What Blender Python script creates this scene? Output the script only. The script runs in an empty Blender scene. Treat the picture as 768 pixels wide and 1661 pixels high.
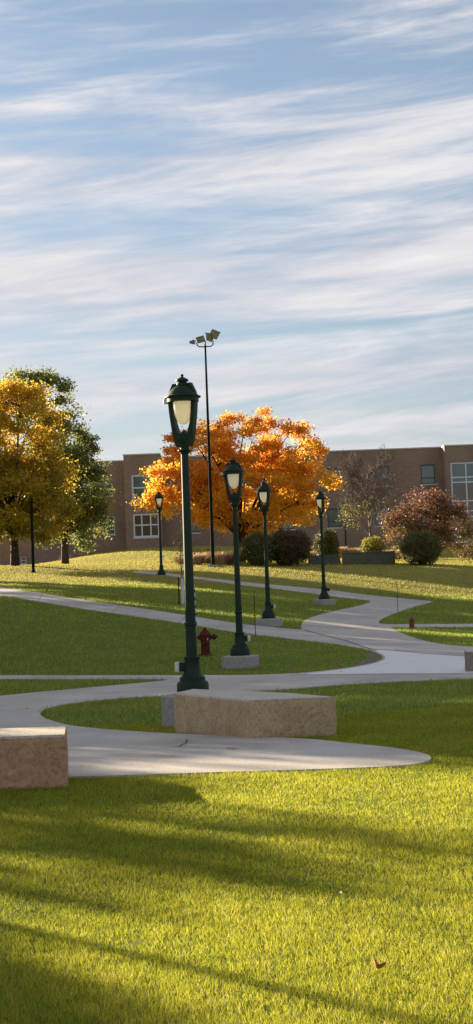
import bpy, math, random
import numpy as np
from mathutils import Vector, geometry
R = math.radians
rng = np.random.default_rng(7)
random.seed(7)
scene = bpy.context.scene
COL = scene.collection

# ------------------------------------------------------------------ camera
F = 2400.0; CX, CY = 384.0, 830.5
PITCH = math.atan(129.5/2400); ROLL = R(2.1); CAMZ = 1.9
fwd = np.array([0, math.cos(PITCH), math.sin(PITCH)])
up0 = np.array([0, -math.sin(PITCH), math.cos(PITCH)])
rt0 = np.array([1.0, 0, 0])
upv = math.cos(ROLL)*up0 + math.sin(ROLL)*rt0
rtv = math.cos(ROLL)*rt0 - math.sin(ROLL)*up0
CAM = np.array([0, 0, CAMZ])
def ray(px, py):
    return fwd + (px-CX)/F*rtv + (CY-py)/F*upv
def at(px, py, d):
    return CAM + d*ray(px, py)
cd = bpy.data.cameras.new('camera'); cam = bpy.data.objects.new('camera', cd); COL.objects.link(cam)
scene.camera = cam
from mathutils import Matrix
m = Matrix.Identity(4)
for i in range(3):
    m[i][0] = rtv[i]; m[i][1] = upv[i]; m[i][2] = -fwd[i]; m[i][3] = CAM[i]
cam.matrix_world = m
cd.sensor_fit = 'VERTICAL'; cd.sensor_height = 24; cd.lens = 24*F/1661
cd.clip_start = 0.1; cd.clip_end = 5000

# ------------------------------------------------------------------ terrain
CP = []
def cp(px, py, d): CP.append(at(px, py, d))
def cw(x, y, z): CP.append(np.array([x, y, z], float))
for x in (-12, 0, 12):
    for y in (-20, 0, 12): cw(x, y, 0)
cp(314, 1176, 23.1); cp(410, 1194, 19.8); cp(60, 1273, 15.2); cw(4, 16, 0)
cp(392, 1083, 37.3); cp(0, 1098, 37.5); cp(768, 1100, 30)
cp(436, 1015, 53.6); cp(527, 981, 67.8); cp(263, 934, 88.2); cp(200, 955, 75)
cp(54, 929, 93); cp(346, 919, 96); cp(448, 918, 98); cp(600, 916, 100); cp(700, 915, 100)
cp(668, 1021, 56); cp(704, 976, 76); cp(768, 1048, 44); cp(0, 958, 74); cp(332, 1064, 41.5)
cp(0, 1020, 52)
cp(0, 921.5, 96); cp(150, 924, 95); cp(100, 919, 122); cp(0, 930, 140); cp(150, 904, 135); cp(200, 893, 146); cp(350, 886, 150)
cp(561, 896, 140); cp(768, 888, 150); cp(768, 914, 108); cp(620, 893, 146)
for x, y, z in ((-60, 40, .6), (-60, 90, 4.2), (-80, 150, 5), (60, 40, -.2), (60, 90, 2.6), (80, 150, 5),
                (-80, -20, 0), (80, -20, 0), (0, 190, 6), (-90, 220, 5.5), (90, 220, 5.5), (0, 260, 6)):
    cw(x, y, z)
CP = np.array(CP)
def _u(a, b):
    r2 = ((a[:, None, :]-b[None, :, :])**2).sum(-1)
    return np.where(r2 > 1e-9, r2*np.log(np.maximum(r2, 1e-9)), 0.0)
SC = 40.0
_P = CP[:, :2]/SC
_n = len(_P)
A = np.zeros((_n+3, _n+3)); A[:_n, :_n] = _u(_P, _P) + np.eye(_n)*2e-3
A[:_n, _n] = 1; A[:_n, _n+1:] = _P; A[_n, :_n] = 1; A[_n+1:, :_n] = _P.T
_w = np.linalg.solve(A, np.concatenate([CP[:, 2], [0, 0, 0]]))
def H(x, y):
    x = np.atleast_1d(np.asarray(x, float)); y = np.atleast_1d(np.asarray(y, float))
    shp = x.shape
    q = np.stack([np.clip(x, -120, 120).ravel(), np.clip(y, -60, 260).ravel()], -1)/SC
    out = np.empty(len(q))
    for i in range(0, len(q), 40000):
        s = q[i:i+40000]
        out[i:i+40000] = _u(s, _P) @ _w[:_n] + _w[_n] + s @ _w[_n+1:]
    return out.reshape(shp)
def h1(x, y): return float(H([x], [y])[0])
def hit(px, py):
    d = np.arange(4, 230, 0.25)
    r = ray(px, py); P = CAM[None]+d[:, None]*r[None]
    g = P[:, 2]-H(P[:, 0], P[:, 1])
    k = np.argmax(g < 0)
    if not (g < 0).any(): return P[-1]
    t = d[k-1] + 0.25*g[k-1]/(g[k-1]-g[k])
    return CAM+t*r

# ------------------------------------------------------------------ materials
def mat(name):
    m = bpy.data.materials.new(name); m.use_nodes = True
    nt = m.node_tree; nt.nodes.clear()
    return m, nt, nt.nodes, nt.links
def ramp(N, stops):
    r = N.new('ShaderNodeValToRGB'); e = r.color_ramp.elements
    while len(e) < len(stops): e.new(0.5)
    for q, (p, c) in zip(e, stops):
        q.position = p; q.color = (*c, 1)
    return r
def principled(name, color, rough=.6, metal=0, spec=.5, noise=None, bump=None, emis=None, trans=0):
    """noise = (scale, color2, detail), bump = (scale, strength, distance)"""
    m, nt, N, L = mat(name)
    out = N.new('ShaderNodeOutputMaterial'); b = N.new('ShaderNodeBsdfPrincipled')
    L.new(b.outputs[0], out.inputs[0])
    b.inputs['Base Color'].default_value = (*color, 1); b.inputs['Roughness'].default_value = rough
    b.inputs['Metallic'].default_value = metal; b.inputs['Specular IOR Level'].default_value = spec
    tc = N.new('ShaderNodeTexCoord')
    if noise:
        n = N.new('ShaderNodeTexNoise'); n.inputs['Scale'].default_value = noise[0]; n.inputs['Detail'].default_value = noise[2]
        n.inputs['Roughness'].default_value = .65
        L.new(tc.outputs['Object'], n.inputs['Vector'])
        r = ramp(N, [(.32, color), (.68, noise[1])]); L.new(n.outputs[0], r.inputs[0]); L.new(r.outputs[0], b.inputs['Base Color'])
    if bump:
        n = N.new('ShaderNodeTexNoise'); n.inputs['Scale'].default_value = bump[0]; n.inputs['Detail'].default_value = 6
        L.new(tc.outputs['Object'], n.inputs['Vector'])
        bp = N.new('ShaderNodeBump'); bp.inputs['Strength'].default_value = bump[1]; bp.inputs['Distance'].default_value = bump[2]
        L.new(n.outputs[0], bp.inputs['Height']); L.new(bp.outputs[0], b.inputs['Normal'])
    if emis:
        b.inputs['Emission Color'].default_value = (*emis[0], 1); b.inputs['Emission Strength'].default_value = emis[1]
    return m
def leafmat(name, stops, trans=.5, tsat=1.0, rough=.6, clump=0.5, cscale=.5):
    """leaf colour from a per-leaf random value mixed with a clump noise"""
    m, nt, N, L = mat(name)
    out = N.new('ShaderNodeOutputMaterial')
    at_ = N.new('ShaderNodeAttribute'); at_.attribute_name = 'tone'
    tc = N.new('ShaderNodeTexCoord'); n = N.new('ShaderNodeTexNoise'); n.inputs['Scale'].default_value = cscale; n.inputs['Detail'].default_value = 3
    L.new(tc.outputs['Object'], n.inputs['Vector'])
    mx = N.new('ShaderNodeMath'); mx.operation = 'MULTIPLY_ADD'
    L.new(n.outputs[0], mx.inputs[0]); mx.inputs[1].default_value = clump*2; 
    ad = N.new('ShaderNodeMath'); ad.operation = 'SUBTRACT'; L.new(at_.outputs['Fac'], ad.inputs[0]); ad.inputs[1].default_value = clump
    L.new(ad.outputs[0], mx.inputs[2])
    r = ramp(N, stops); L.new(mx.outputs[0], r.inputs[0])
    d = N.new('ShaderNodeBsdfPrincipled'); d.inputs['Roughness'].default_value = rough; d.inputs['Specular IOR Level'].default_value = .25
    L.new(r.outputs[0], d.inputs['Base Color'])
    t = N.new('ShaderNodeBsdfTranslucent')
    g = N.new('ShaderNodeGamma'); g.inputs[1].default_value = tsat; L.new(r.outputs[0], g.inputs[0]); L.new(g.outputs[0], t.inputs[0])
    ms = N.new('ShaderNodeMixShader'); ms.inputs[0].default_value = trans
    L.new(d.outputs[0], ms.inputs[1]); L.new(t.outputs[0], ms.inputs[2]); L.new(ms.outputs[0], out.inputs[0])
    return m

M = {}
M['lamp_green'] = principled('lamp green paint', (.007, .022, .011), .5, 0, .22, (9, (.016, .032, .018), 5), (60, .15, .004))
M['pole_brown'] = principled('dark bronze paint', (.009, .008, .007), .85, 0, .08, (6, (.016, .014, .012), 4))
M['white_plastic'] = principled('weathered white plastic', (.7, .7, .66), .5, noise=(20, (.55, .55, .5), 3))
M['pedestal'] = principled('pedestal concrete', (.26, .25, .24), .9, noise=(14, (.42, .4, .37), 8), bump=(40, .6, .01))
M['bark'] = principled('bark', (.035, .026, .02), .9, noise=(6, (.08, .06, .045), 6), bump=(14, .8, .04))
M['dark_bark'] = principled('dark bark', (.02, .015, .012), .9, noise=(6, (.045, .033, .025), 6), bump=(14, .8, .04))
M['twig'] = principled('grey twig', (.12, .09, .075), .9, noise=(6, (.2, .15, .12), 4))
M['hydrant_red'] = principled('faded red enamel', (.07, .016, .010), .75, spec=.12, noise=(18, (.12, .032, .02), 5), bump=(50, .3, .004))
M['rust'] = principled('rusty brown iron', (.11, .045, .025), .75, noise=(20, (.17, .075, .04), 5), bump=(50, .4, .005))
M['wallc'] = principled('mossy grey concrete', (.075, .08, .055), .9, noise=(4, (.12, .12, .085), 6))
M['black'] = principled('black rubber', (.015, .015, .015), .6)
M['white_paint'] = principled('white window paint', (.62, .66, .74), .45)
M['dark_frame'] = principled('dark window frame', (.035, .05, .045), .4)
M['sill'] = principled('limestone sill', (.5, .46, .4), .8, noise=(8, (.6, .55, .48), 4))
M['coping'] = principled('metal coping', (.45, .42, .38), .4, metal=.3)
M['flood_grey'] = principled('floodlight housing', (.10, .10, .085), .5, noise=(10, (.14, .135, .11), 3))
M['flood_glass'] = principled('floodlight lens', (.32, .30, .22), .12)
M['wrap'] = principled('white tree wrap', (.72, .72, .74), .7, noise=(15, (.55, .55, .58), 4))
M['mulch'] = principled('bare soil', (.12, .085, .05), .95, noise=(25, (.2, .15, .09), 8), bump=(40, .8, .02))
M['joint'] = principled('expansion joint', (.10, .09, .085), .9)

def concrete(name, c1, c2, rough=.85, coat=0):
    m, nt, N, L = mat(name)
    out = N.new('ShaderNodeOutputMaterial'); b = N.new('ShaderNodeBsdfPrincipled'); L.new(b.outputs[0], out.inputs[0])
    tc = N.new('ShaderNodeTexCoord')
    n1 = N.new('ShaderNodeTexNoise'); n1.inputs['Scale'].default_value = .45; n1.inputs['Detail'].default_value = 8; n1.inputs['Roughness'].default_value = .62
    n2 = N.new('ShaderNodeTexNoise'); n2.inputs['Scale'].default_value = 40; n2.inputs['Detail'].default_value = 6
    for n in (n1, n2): L.new(tc.outputs['Object'], n.inputs['Vector'])
    r = ramp(N, [(.3, c1), (.7, c2)]); L.new(n1.outputs[0], r.inputs[0])
    mx = N.new('ShaderNodeMix'); mx.data_type = 'RGBA'; mx.blend_type = 'MULTIPLY'; mx.inputs[0].default_value = .55
    r2 = ramp(N, [(.34, (.55, .55, .54)), (.5, (.95, .95, .95)), (.7, (1.1, 1.1, 1.1))]); L.new(n2.outputs[0], r2.inputs[0])
    L.new(r.outputs[0], mx.inputs[6]); L.new(r2.outputs[0], mx.inputs[7]); L.new(mx.outputs[2], b.inputs['Base Color'])
    b.inputs['Roughness'].default_value = rough; b.inputs['Specular IOR Level'].default_value = .4
    bp = N.new('ShaderNodeBump'); bp.inputs['Strength'].default_value = .35; bp.inputs['Distance'].default_value = .006
    L.new(n2.outputs[0], bp.inputs['Height']); L.new(bp.outputs[0], b.inputs['Normal'])
    return m
M['path'] = concrete('broom finished concrete', (.38, .345, .30), (.61, .555, .50))
M['plaza'] = concrete('pale smooth concrete', (.68, .66, .64), (.80, .78, .76), .35)

def stone(name, cols, pale):
    m, nt, N, L = mat(name)
    out = N.new('ShaderNodeOutputMaterial'); b = N.new('ShaderNodeBsdfPrincipled'); L.new(b.outputs[0], out.inputs[0])
    tc = N.new('ShaderNodeTexCoord')
    n1 = N.new('ShaderNodeTexNoise'); n1.inputs['Scale'].default_value = 3; n1.inputs['Detail'].default_value = 10; n1.inputs['Roughness'].default_value = .7
    n2 = N.new('ShaderNodeTexNoise'); n2.inputs['Scale'].default_value = 28; n2.inputs['Detail'].default_value = 8; n2.inputs['Roughness'].default_value = .7
    for n in (n1, n2): L.new(tc.outputs['Object'], n.inputs['Vector'])
    r = ramp(N, [(.3, cols[0]), (.5, cols[1]), (.72, cols[2])]); L.new(n1.outputs[0], r.inputs[0])
    r2 = ramp(N, [(.36, (.45, .45, .45)), (.5, (1, 1, 1)), (.66, (1, 1, 1)), (.74, pale)]); L.new(n2.outputs[0], r2.inputs[0])
    mx = N.new('ShaderNodeMix'); mx.data_type = 'RGBA'; mx.blend_type = 'MULTIPLY'; mx.inputs[0].default_value = .8
    L.new(r.outputs[0], mx.inputs[6]); L.new(r2.outputs[0], mx.inputs[7]); L.new(mx.outputs[2], b.inputs['Base Color'])
    b.inputs['Roughness'].default_value = .9; b.inputs['Specular IOR Level'].default_value = .25
    bp = N.new('ShaderNodeBump'); bp.inputs['Strength'].default_value = .8; bp.inputs['Distance'].default_value = .006
    L.new(n2.outputs[0], bp.inputs['Height']); L.new(bp.outputs[0], b.inputs['Normal'])
    return m
M['stone'] = stone('rough sandstone', [(.37, .26, .15), (.46, .335, .20), (.53, .40, .25)], (1.3, 1.25, 1.2))
M['stone_red'] = stone('reddish sandstone', [(.38, .21, .115), (.46, .275, .16), (.52, .33, .20)], (1.25, 1.2, 1.15))
M['stone_grey'] = stone('grey block stone', [(.20, .17, .13), (.26, .22, .17), (.32, .28, .22)], (1.2, 1.2, 1.2))

def brick(name):
    m, nt, N, L = mat(name)
    out = N.new('ShaderNodeOutputMaterial'); b = N.new('ShaderNodeBsdfPrincipled'); L.new(b.outputs[0], out.inputs[0])
    tc = N.new('ShaderNodeTexCoord'); sp = N.new('ShaderNodeSeparateXYZ'); cb = N.new('ShaderNodeCombineXYZ'); L.new(tc.outputs['Object'], sp.inputs[0])
    ad = N.new('ShaderNodeMath'); ad.operation = 'ADD'; L.new(sp.outputs[0], ad.inputs[0]); L.new(sp.outputs[1], ad.inputs[1])
    L.new(ad.outputs[0], cb.inputs[0]); L.new(sp.outputs[2], cb.inputs[1])
    bt = N.new('ShaderNodeTexBrick'); bt.inputs['Scale'].default_value = 1; bt.inputs['Brick Width'].default_value = .3; bt.inputs['Row Height'].default_value = .1
    bt.inputs['Mortar Size'].default_value = .008
    bt.inputs['Color1'].default_value = (.21, .135, .095, 1); bt.inputs['Color2'].default_value = (.285, .19, .135, 1); bt.inputs['Mortar'].default_value = (.30, .25, .21, 1)
    L.new(cb.outputs[0], bt.inputs['Vector'])
    n = N.new('ShaderNodeTexNoise'); n.inputs['Scale'].default_value = .35; n.inputs['Detail'].default_value = 6; L.new(tc.outputs['Object'], n.inputs['Vector'])
    r = ramp(N, [(.3, (.8, .78, .78)), (.7, (1.12, 1.1, 1.05))]); L.new(n.outputs[0], r.inputs[0])
    mx = N.new('ShaderNodeMix'); mx.data_type = 'RGBA'; mx.blend_type = 'MULTIPLY'; mx.inputs[0].default_value = 1
    L.new(bt.outputs[0], mx.inputs[6]); L.new(r.outputs[0], mx.inputs[7]); L.new(mx.outputs[2], b.inputs['Base Color'])
    b.inputs['Roughness'].default_value = .9
    return m
M['brick'] = brick('brown brick')
M['glass'] = principled('tinted window glass', (.05, .09, .08), .06, spec=.9, noise=(.25, (.07, .13, .12), 2))
M['glass_brown'] = principled('window glass with painted brown reflection', (.07, .055, .035), .07, spec=.8, noise=(.4, (.12, .09, .055), 3))  # a brown reflection is put into the glass colour

# lamp globe: frosted glass, lit softly
def globe():
    m, nt, N, L = mat('frosted globe glass')
    out = N.new('ShaderNodeOutputMaterial')
    p = N.new('ShaderNodeBsdfPrincipled'); p.inputs['Base Color'].default_value = (.8, .74, .56, 1); p.inputs['Roughness'].default_value = .3
    p.inputs['Emission Color'].default_value = (1, .86, .55, 1); p.inputs['Emission Strength'].default_value = .11
    t = N.new('ShaderNodeBsdfTranslucent'); t.inputs[0].default_value = (.85, .78, .58, 1)
    ms = N.new('ShaderNodeMixShader'); ms.inputs[0].default_value = .5
    L.new(p.outputs[0], ms.inputs[1]); L.new(t.outputs[0], ms.inputs[2]); L.new(ms.outputs[0], out.inputs[0])
    return m
M['globe'] = globe()

def lawn_mat():
    m, nt, N, L = mat('lawn soil and thatch')
    out = N.new('ShaderNodeOutputMaterial'); b = N.new('ShaderNodeBsdfPrincipled'); L.new(b.outputs[0], out.inputs[0])
    tc = N.new('ShaderNodeTexCoord')
    n1 = N.new('ShaderNodeTexNoise'); n1.inputs['Scale'].default_value = .22; n1.inputs['Detail'].default_value = 7; n1.inputs['Roughness'].default_value = .6
    n2 = N.new('ShaderNodeTexNoise'); n2.inputs['Scale'].default_value = 9; n2.inputs['Detail'].default_value = 9; n2.inputs['Roughness'].default_value = .75
    for n in (n1, n2): L.new(tc.outputs['Object'], n.inputs['Vector'])
    r = ramp(N, [(.3, (.11, .15, .022)), (.7, (.18, .21, .035))]); L.new(n1.outputs[0], r.inputs[0])
    # drier turf up the slope, yellowed further to hold sunlight in the colour
    sp = N.new('ShaderNodeSeparateXYZ'); L.new(tc.outputs['Object'], sp.inputs[0])
    mr = N.new('ShaderNodeMapRange'); mr.inputs[1].default_value = 66; mr.inputs[2].default_value = 96; L.new(sp.outputs[1], mr.inputs[0])
    dry = N.new('ShaderNodeMix'); dry.data_type = 'RGBA'; L.new(mr.outputs[0], dry.inputs[0]); L.new(r.outputs[0], dry.inputs[6])
    rd = ramp(N, [(.32, (.30, .26, .06)), (.5, (.38, .32, .08)), (.7, (.26, .26, .05))])
    n3 = N.new('ShaderNodeTexNoise'); n3.inputs['Scale'].default_value = .9; n3.inputs['Detail'].default_value = 8; L.new(tc.outputs['Object'], n3.inputs['Vector'])
    L.new(n3.outputs[0], rd.inputs[0]); L.new(rd.outputs[0], dry.inputs[7])
    r2 = ramp(N, [(.3, (.45, .45, .4)), (.65, (1.25, 1.25, 1.2))]); L.new(n2.outputs[0], r2.inputs[0])
    mx = N.new('ShaderNodeMix'); mx.data_type = 'RGBA'; mx.blend_type = 'MULTIPLY'; mx.inputs[0].default_value = 1
    L.new(dry.outputs[2], mx.inputs[6]); L.new(r2.outputs[0], mx.inputs[7]); L.new(mx.outputs[2], b.inputs['Base Color'])
    b.inputs['Roughness'].default_value = 1; b.inputs['Specular IOR Level'].default_value = .1
    bp = N.new('ShaderNodeBump'); bp.inputs['Strength'].default_value = 1; bp.inputs['Distance'].default_value = .06
    L.new(n2.outputs[0], bp.inputs['Height']); L.new(bp.outputs[0], b.inputs['Normal'])
    return m
M['lawn'] = lawn_mat()

# ------------------------------------------------------------------ mesh helpers
def tag(o, label=None, cat=None, group=None, kind=None):
    if label: o['label'] = label
    if cat: o['category'] = cat
    if group: o['group'] = group
    if kind: o['kind'] = kind
    return o
def empty(name, loc, rz=0, **k):
    o = bpy.data.objects.new(name, None); COL.objects.link(o)
    o.location = [float(v) for v in loc]; o.rotation_euler = (0, 0, rz); o.empty_display_size = .2
    return tag(o, **k)
def copy_tree(o, parent=None):
    c = o.copy(); COL.objects.link(c)
    if parent: c.parent = parent
    for ch in list(o.children): copy_tree(ch, c)
    return c
class MB:
    def __init__(s): s.v = []; s.f = []
    def add(s, vs, fs):
        o = len(s.v); s.v += [tuple(map(float, v)) for v in vs]; s.f += [tuple(i+o for i in f) for f in fs]; return s
    def box(s, x0, x1, y0, y1, z0, z1, bev=0):
        b = bev
        if not b:
            vs = [(x, y, z) for z in (z0, z1) for y in (y0, y1) for x in (x0, x1)]
            return s.add(vs, [(0, 2, 3, 1), (4, 5, 7, 6), (0, 1, 5, 4), (2, 6, 7, 3), (0, 4, 6, 2), (1, 3, 7, 5)])
        rings = []
        for z, q in ((z0, b), (z0+b, 0), (z1-b, 0), (z1, b)):
            c = [(x0+b, y0+q), (x1-b, y0+q), (x1-q, y0+b), (x1-q, y1-b), (x1-b, y1-q), (x0+b, y1-q), (x0+q, y1-b), (x0+q, y0+b)]
            rings.append([(x, y, z) for x, y in c])
        vs = sum(rings, []); fs = [tuple(range(7, -1, -1)), tuple(range(24, 32))]
        for r in range(3):
            for i in range(8):
                j = (i+1) % 8; fs.append((r*8+i, r*8+j, r*8+8+j, r*8+8+i))
        return s.add(vs, fs)
    def lathe(s, prof, seg=20, c=(0, 0, 0), axis='z', a0=0):
        n = len(prof); vs = []
        for r, z in prof:
            for i in range(seg):
                a = a0+2*math.pi*i/seg; x, y = r*math.cos(a), r*math.sin(a)
                p = (x, y, z) if axis == 'z' else ((z, x, y) if axis == 'x' else (x, z, y))
                vs.append((p[0]+c[0], p[1]+c[1], p[2]+c[2]))
        fs = []
        for k in range(n-1):
            for i in range(seg):
                j = (i+1) % seg
                f = (k*seg+i, k*seg+j, (k+1)*seg+j, (k+1)*seg+i)
                fs.append(f if axis != 'y' else f[::-1])
        fs.append(tuple(range(seg-1, -1, -1))); fs.append(tuple((n-1)*seg+i for i in range(seg)))
        return s.add(vs, fs)
    def tube(s, pts, rad, seg=6):
        pts = [Vector(p) for p in pts]; n = len(pts)
        rad = [float(q) for q in rad] if hasattr(rad, '__len__') else [rad]*n
        pts = [Vector([float(c) for c in p]) for p in pts]
        vs = []; fs = []; ref = Vector((.31, .77, .55))
        for k, p in enumerate(pts):
            t = (pts[min(k+1, n-1)]-pts[max(k-1, 0)])
            t = t.normalized() if t.length > 1e-6 else Vector((0, 0, 1))
            u = t.cross(ref)
            if u.length < .05: u = t.cross(Vector((1, 0, 0)))
            u.normalize(); w = t.cross(u)
            for i in range(seg):
                a = 2*math.pi*i/seg; vs.append(p+rad[k]*(math.cos(a)*u+math.sin(a)*w))
        for k in range(n-1):
            for i in range(seg):
                j = (i+1) % seg; fs.append((k*seg+i, k*seg+j, (k+1)*seg+j, (k+1)*seg+i))
        fs.append(tuple(range(seg-1, -1, -1))); fs.append(tuple((n-1)*seg+i for i in range(seg)))
        return s.add(vs, fs)
    def prism(s, poly, z0, z1):
        n = len(poly)
        vs = [(x, y, z0) for x, y in poly]+[(x, y, z1) for x, y in poly]
        fs = [tuple(range(n-1, -1, -1)), tuple(range(n, 2*n))]+[(i, (i+1) % n, n+(i+1) % n, n+i) for i in range(n)]
        return s.add(vs, fs)
    def xform(s, fn):
        s.v = [tuple(fn(v)) for v in s.v]; return s
    def build(s, name, m, parent=None, smooth=False, loc=None):
        me = bpy.data.meshes.new(name); me.from_pydata(s.v, [], s.f); me.update()
        if smooth: 
            me.shade_smooth(); me.set_sharp_from_angle(angle=R(40))
        me.materials.append(m)
        o = bpy.data.objects.new(name, me); COL.objects.link(o)
        if parent: o.parent = parent
        if loc is not None: o.location = [float(v) for v in loc]
        return o
def npmesh(name, V, Fa, m, parent=None, tone=None, loc=None):
    """V (n,3), Fa (k,c) uniform polygons"""
    me = bpy.data.meshes.new(name)
    k, c = Fa.shape
    me.vertices.add(len(V)); me.vertices.foreach_set('co', V.astype(np.float32).ravel())
    me.loops.add(k*c); me.loops.foreach_set('vertex_index', Fa.astype(np.int32).ravel())
    me.polygons.add(k); me.polygons.foreach_set('loop_start', np.arange(0, k*c, c, dtype=np.int32))
    me.update(calc_edges=True)
    if tone is not None:
        a = me.attributes.new('tone', 'FLOAT', 'POINT'); a.data.foreach_set('value', tone.astype(np.float32))
    me.materials.append(m)
    o = bpy.data.objects.new(name, me); COL.objects.link(o)
    if parent: o.parent = parent
    if loc is not None: o.location = [float(v) for v in loc]
    return o
def leaf_arrays(C, size, rg, upbias=.3, aspect=1.5):
    n = len(C)
    a = rg.normal(size=(n, 3)); a /= np.linalg.norm(a, axis=1)[:, None]
    b = rg.normal(size=(n, 3)); b[:, 2] += upbias; b = np.cross(a, b); b /= np.linalg.norm(b, axis=1)[:, None]
    nrm = np.cross(a, b)
    sz = size*rg.uniform(.6, 1.3, n)[:, None]
    fold = nrm*sz*.16
    V = np.stack([C-a*sz*.5, C+b*sz*.5/aspect+fold-a*sz*.05, C+a*sz*.5, C-b*sz*.5/aspect+fold-a*sz*.05], 1).reshape(-1, 3)
    Fa = np.arange(4*n).reshape(n, 4)
    return V, Fa

# ------------------------------------------------------------------ ground
ys = [-60.0]
while ys[-1] < 700:
    y = ys[-1]; ys.append(y+max(.3, abs(y-10)*.014 if y < 260 else 20))
ys = np.array(ys)
u = np.linspace(-1, 1, 161); u = np.sign(u)*(np.abs(u)**1.8)
GX = u[None, :]*(70+np.maximum(ys, 0)*1.0)[:, None]; GY = np.repeat(ys[:, None], len(u), 1)
GZ = H(GX, GY)
nY, nU = GX.shape
idx = np.arange(nY*nU).reshape(nY, nU)
Fa = np.stack([idx[:-1, :-1], idx[:-1, 1:], idx[1:, 1:], idx[1:, :-1]], -1).reshape(-1, 4)
g = npmesh('lawn', np.stack([GX, GY, GZ], -1).reshape(-1, 3), Fa, M['lawn']); tag(g, kind='structure')
g.data.shade_smooth()

# ------------------------------------------------------------------ paths
def smooth_poly(pts, it=2):
    pts = [np.array(p, float) for p in pts]
    for _ in range(it):
        q = []
        for i in range(len(pts)):
            a, b = pts[i], pts[(i+1) % len(pts)]
            q += [a*.75+b*.25, a*.25+b*.75]
        pts = q
    return pts
PATH_PX = [(-60,941),(0,952),(100,968),(200,983),(300,998),(384,1012),(440,1018),(480,1021.5),(492,1022),(487,1014),(500,1003),(540,992),(580,984),(604,976.5),(596,974.5),
 (560,971),(500,962),(430,954),(390,949.5),(330,941),(262,933),(215,929.5),(215,926),(262,928.5),(320,936),(384,943.5),(460,950.5),(534,957),(600,966),(640,970),(700,975.5),(706,976.5),(664,987),(624,1002),(614,1009),
 (616,1013.5),(700,1013),(830,1012),(830,1017),(700,1018),(640,1018),(634,1019),(656,1030),(704,1045),(768,1050),(830,1053),(830,1099),(768,1102),(640,1107),(550,1112),(420,1123),
 (284,1129),(200,1133),(120,1141),(75,1150),(62,1160),(80,1170),(120,1180),(200,1187),(284,1192),(400,1197),(500,1200),(560,1207),(640,1215),(690,1224),(703,1232),
 (690,1240),(640,1246),(500,1251),(300,1257),(110,1263),(-80,1269),(-80,1138),(0,1130),(60,1124),(150,1116),(250,1107),(280,1103.5),(240,1102.5),(0,1102.5),(-60,1102.5),(-60,1096.5),(0,1096.5),(290,1096.5),
 (450,1096),(540,1088),(590,1080),(618,1073),(623,1066),(605,1057),(560,1047),(480,1038),(384,1027),(300,1012),(200,998),(100,983),(0,966),(-60,956)]
sp_ = smooth_poly(PATH_PX, 2)
PW = np.array([hit(*p)[:2] for p in sp_])
def inside(poly, X, Y):
    X = np.asarray(X); Y = np.asarray(Y); c = np.zeros(X.shape, bool); n = len(poly)
    for i in range(n):
        x0, y0 = poly[i]; x1, y1 = poly[(i+1) % n]
        if abs(y1-y0) < 1e-12: continue
        k = ((y0 > Y) != (y1 > Y)) & (X < (x1-x0)*(Y-y0)/(y1-y0)+x0)
        c ^= k
    return c
def sheet(name, poly, m, dz, step=.5, edge=.04):
    poly = np.asarray(poly); n = len(poly)
    x0, y0 = poly.min(0); x1, y1 = poly.max(0)
    gx, gy = np.meshgrid(np.arange(x0, x1, step), np.arange(y0, y1, step)); gx = gx.ravel(); gy = gy.ravel()
    gx = gx+rng.uniform(-.05, .05, len(gx))*step; k = inside(poly, gx, gy); gx, gy = gx[k], gy[k]
    pts = [Vector(map(float, p)) for p in poly]+[Vector((float(a), float(b))) for a, b in zip(gx, gy)]
    ed = [(i, (i+1) % n) for i in range(n)]
    v, e, f, ov, oe, of = geometry.delaunay_2d_cdt(pts, ed, [], 0, 1e-5)
    vx = np.array([[p.x, p.y] for p in v]); fa = np.array(f)
    cen = vx[fa].mean(1); fa = fa[inside(poly, cen[:, 0], cen[:, 1])]
    z = H(vx[:, 0], vx[:, 1])+dz
    V = [tuple(p) for p in np.column_stack([vx, z])]
    Fs = [tuple(int(i) for i in t) for t in fa]
    # skirt
    cnt = {}
    for t in Fs:
        for i in range(3):
            a, b = t[i], t[(i+1) % 3]; cnt[(a, b)] = 1
    sk = [(a, b) for a, b in cnt if (b, a) not in cnt]
    low = {}
    for a, b in sk:
        for q in (a, b):
            if q not in low: low[q] = len(V); V.append((V[q][0], V[q][1], V[q][2]-dz-edge))
    Fs += [(b, a, low[a], low[b]) for a, b in sk]
    mb = MB(); mb.v = V; mb.f = Fs
    o = mb.build(name, m); tag(o, kind='structure'); return o
sheet('concrete_path', PW, M['path'], .02)
PL_PX = [(604,1055),(640,1057),(700,1063),(768,1067),(830,1069),(830,1093),(768,1093.5),(640,1094),(560,1095),(480,1095.5),(545,1089.5),(595,1081),(621,1074),(627,1066)]
sheet('pale_concrete', [hit(*p)[:2] for p in smooth_poly(PL_PX, 1)], M['plaza'], .026)
MU_PX = [(606,1057.5),(590,1061),(597,1068),(580,1076),(560,1083),(590,1079),(617,1072.5),(622,1066)]
MUW = np.array([hit(*p)[:2] for p in smooth_poly(MU_PX, 1)])
sheet('bare_soil', MUW, M['mulch'], .008, edge=.01)
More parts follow.
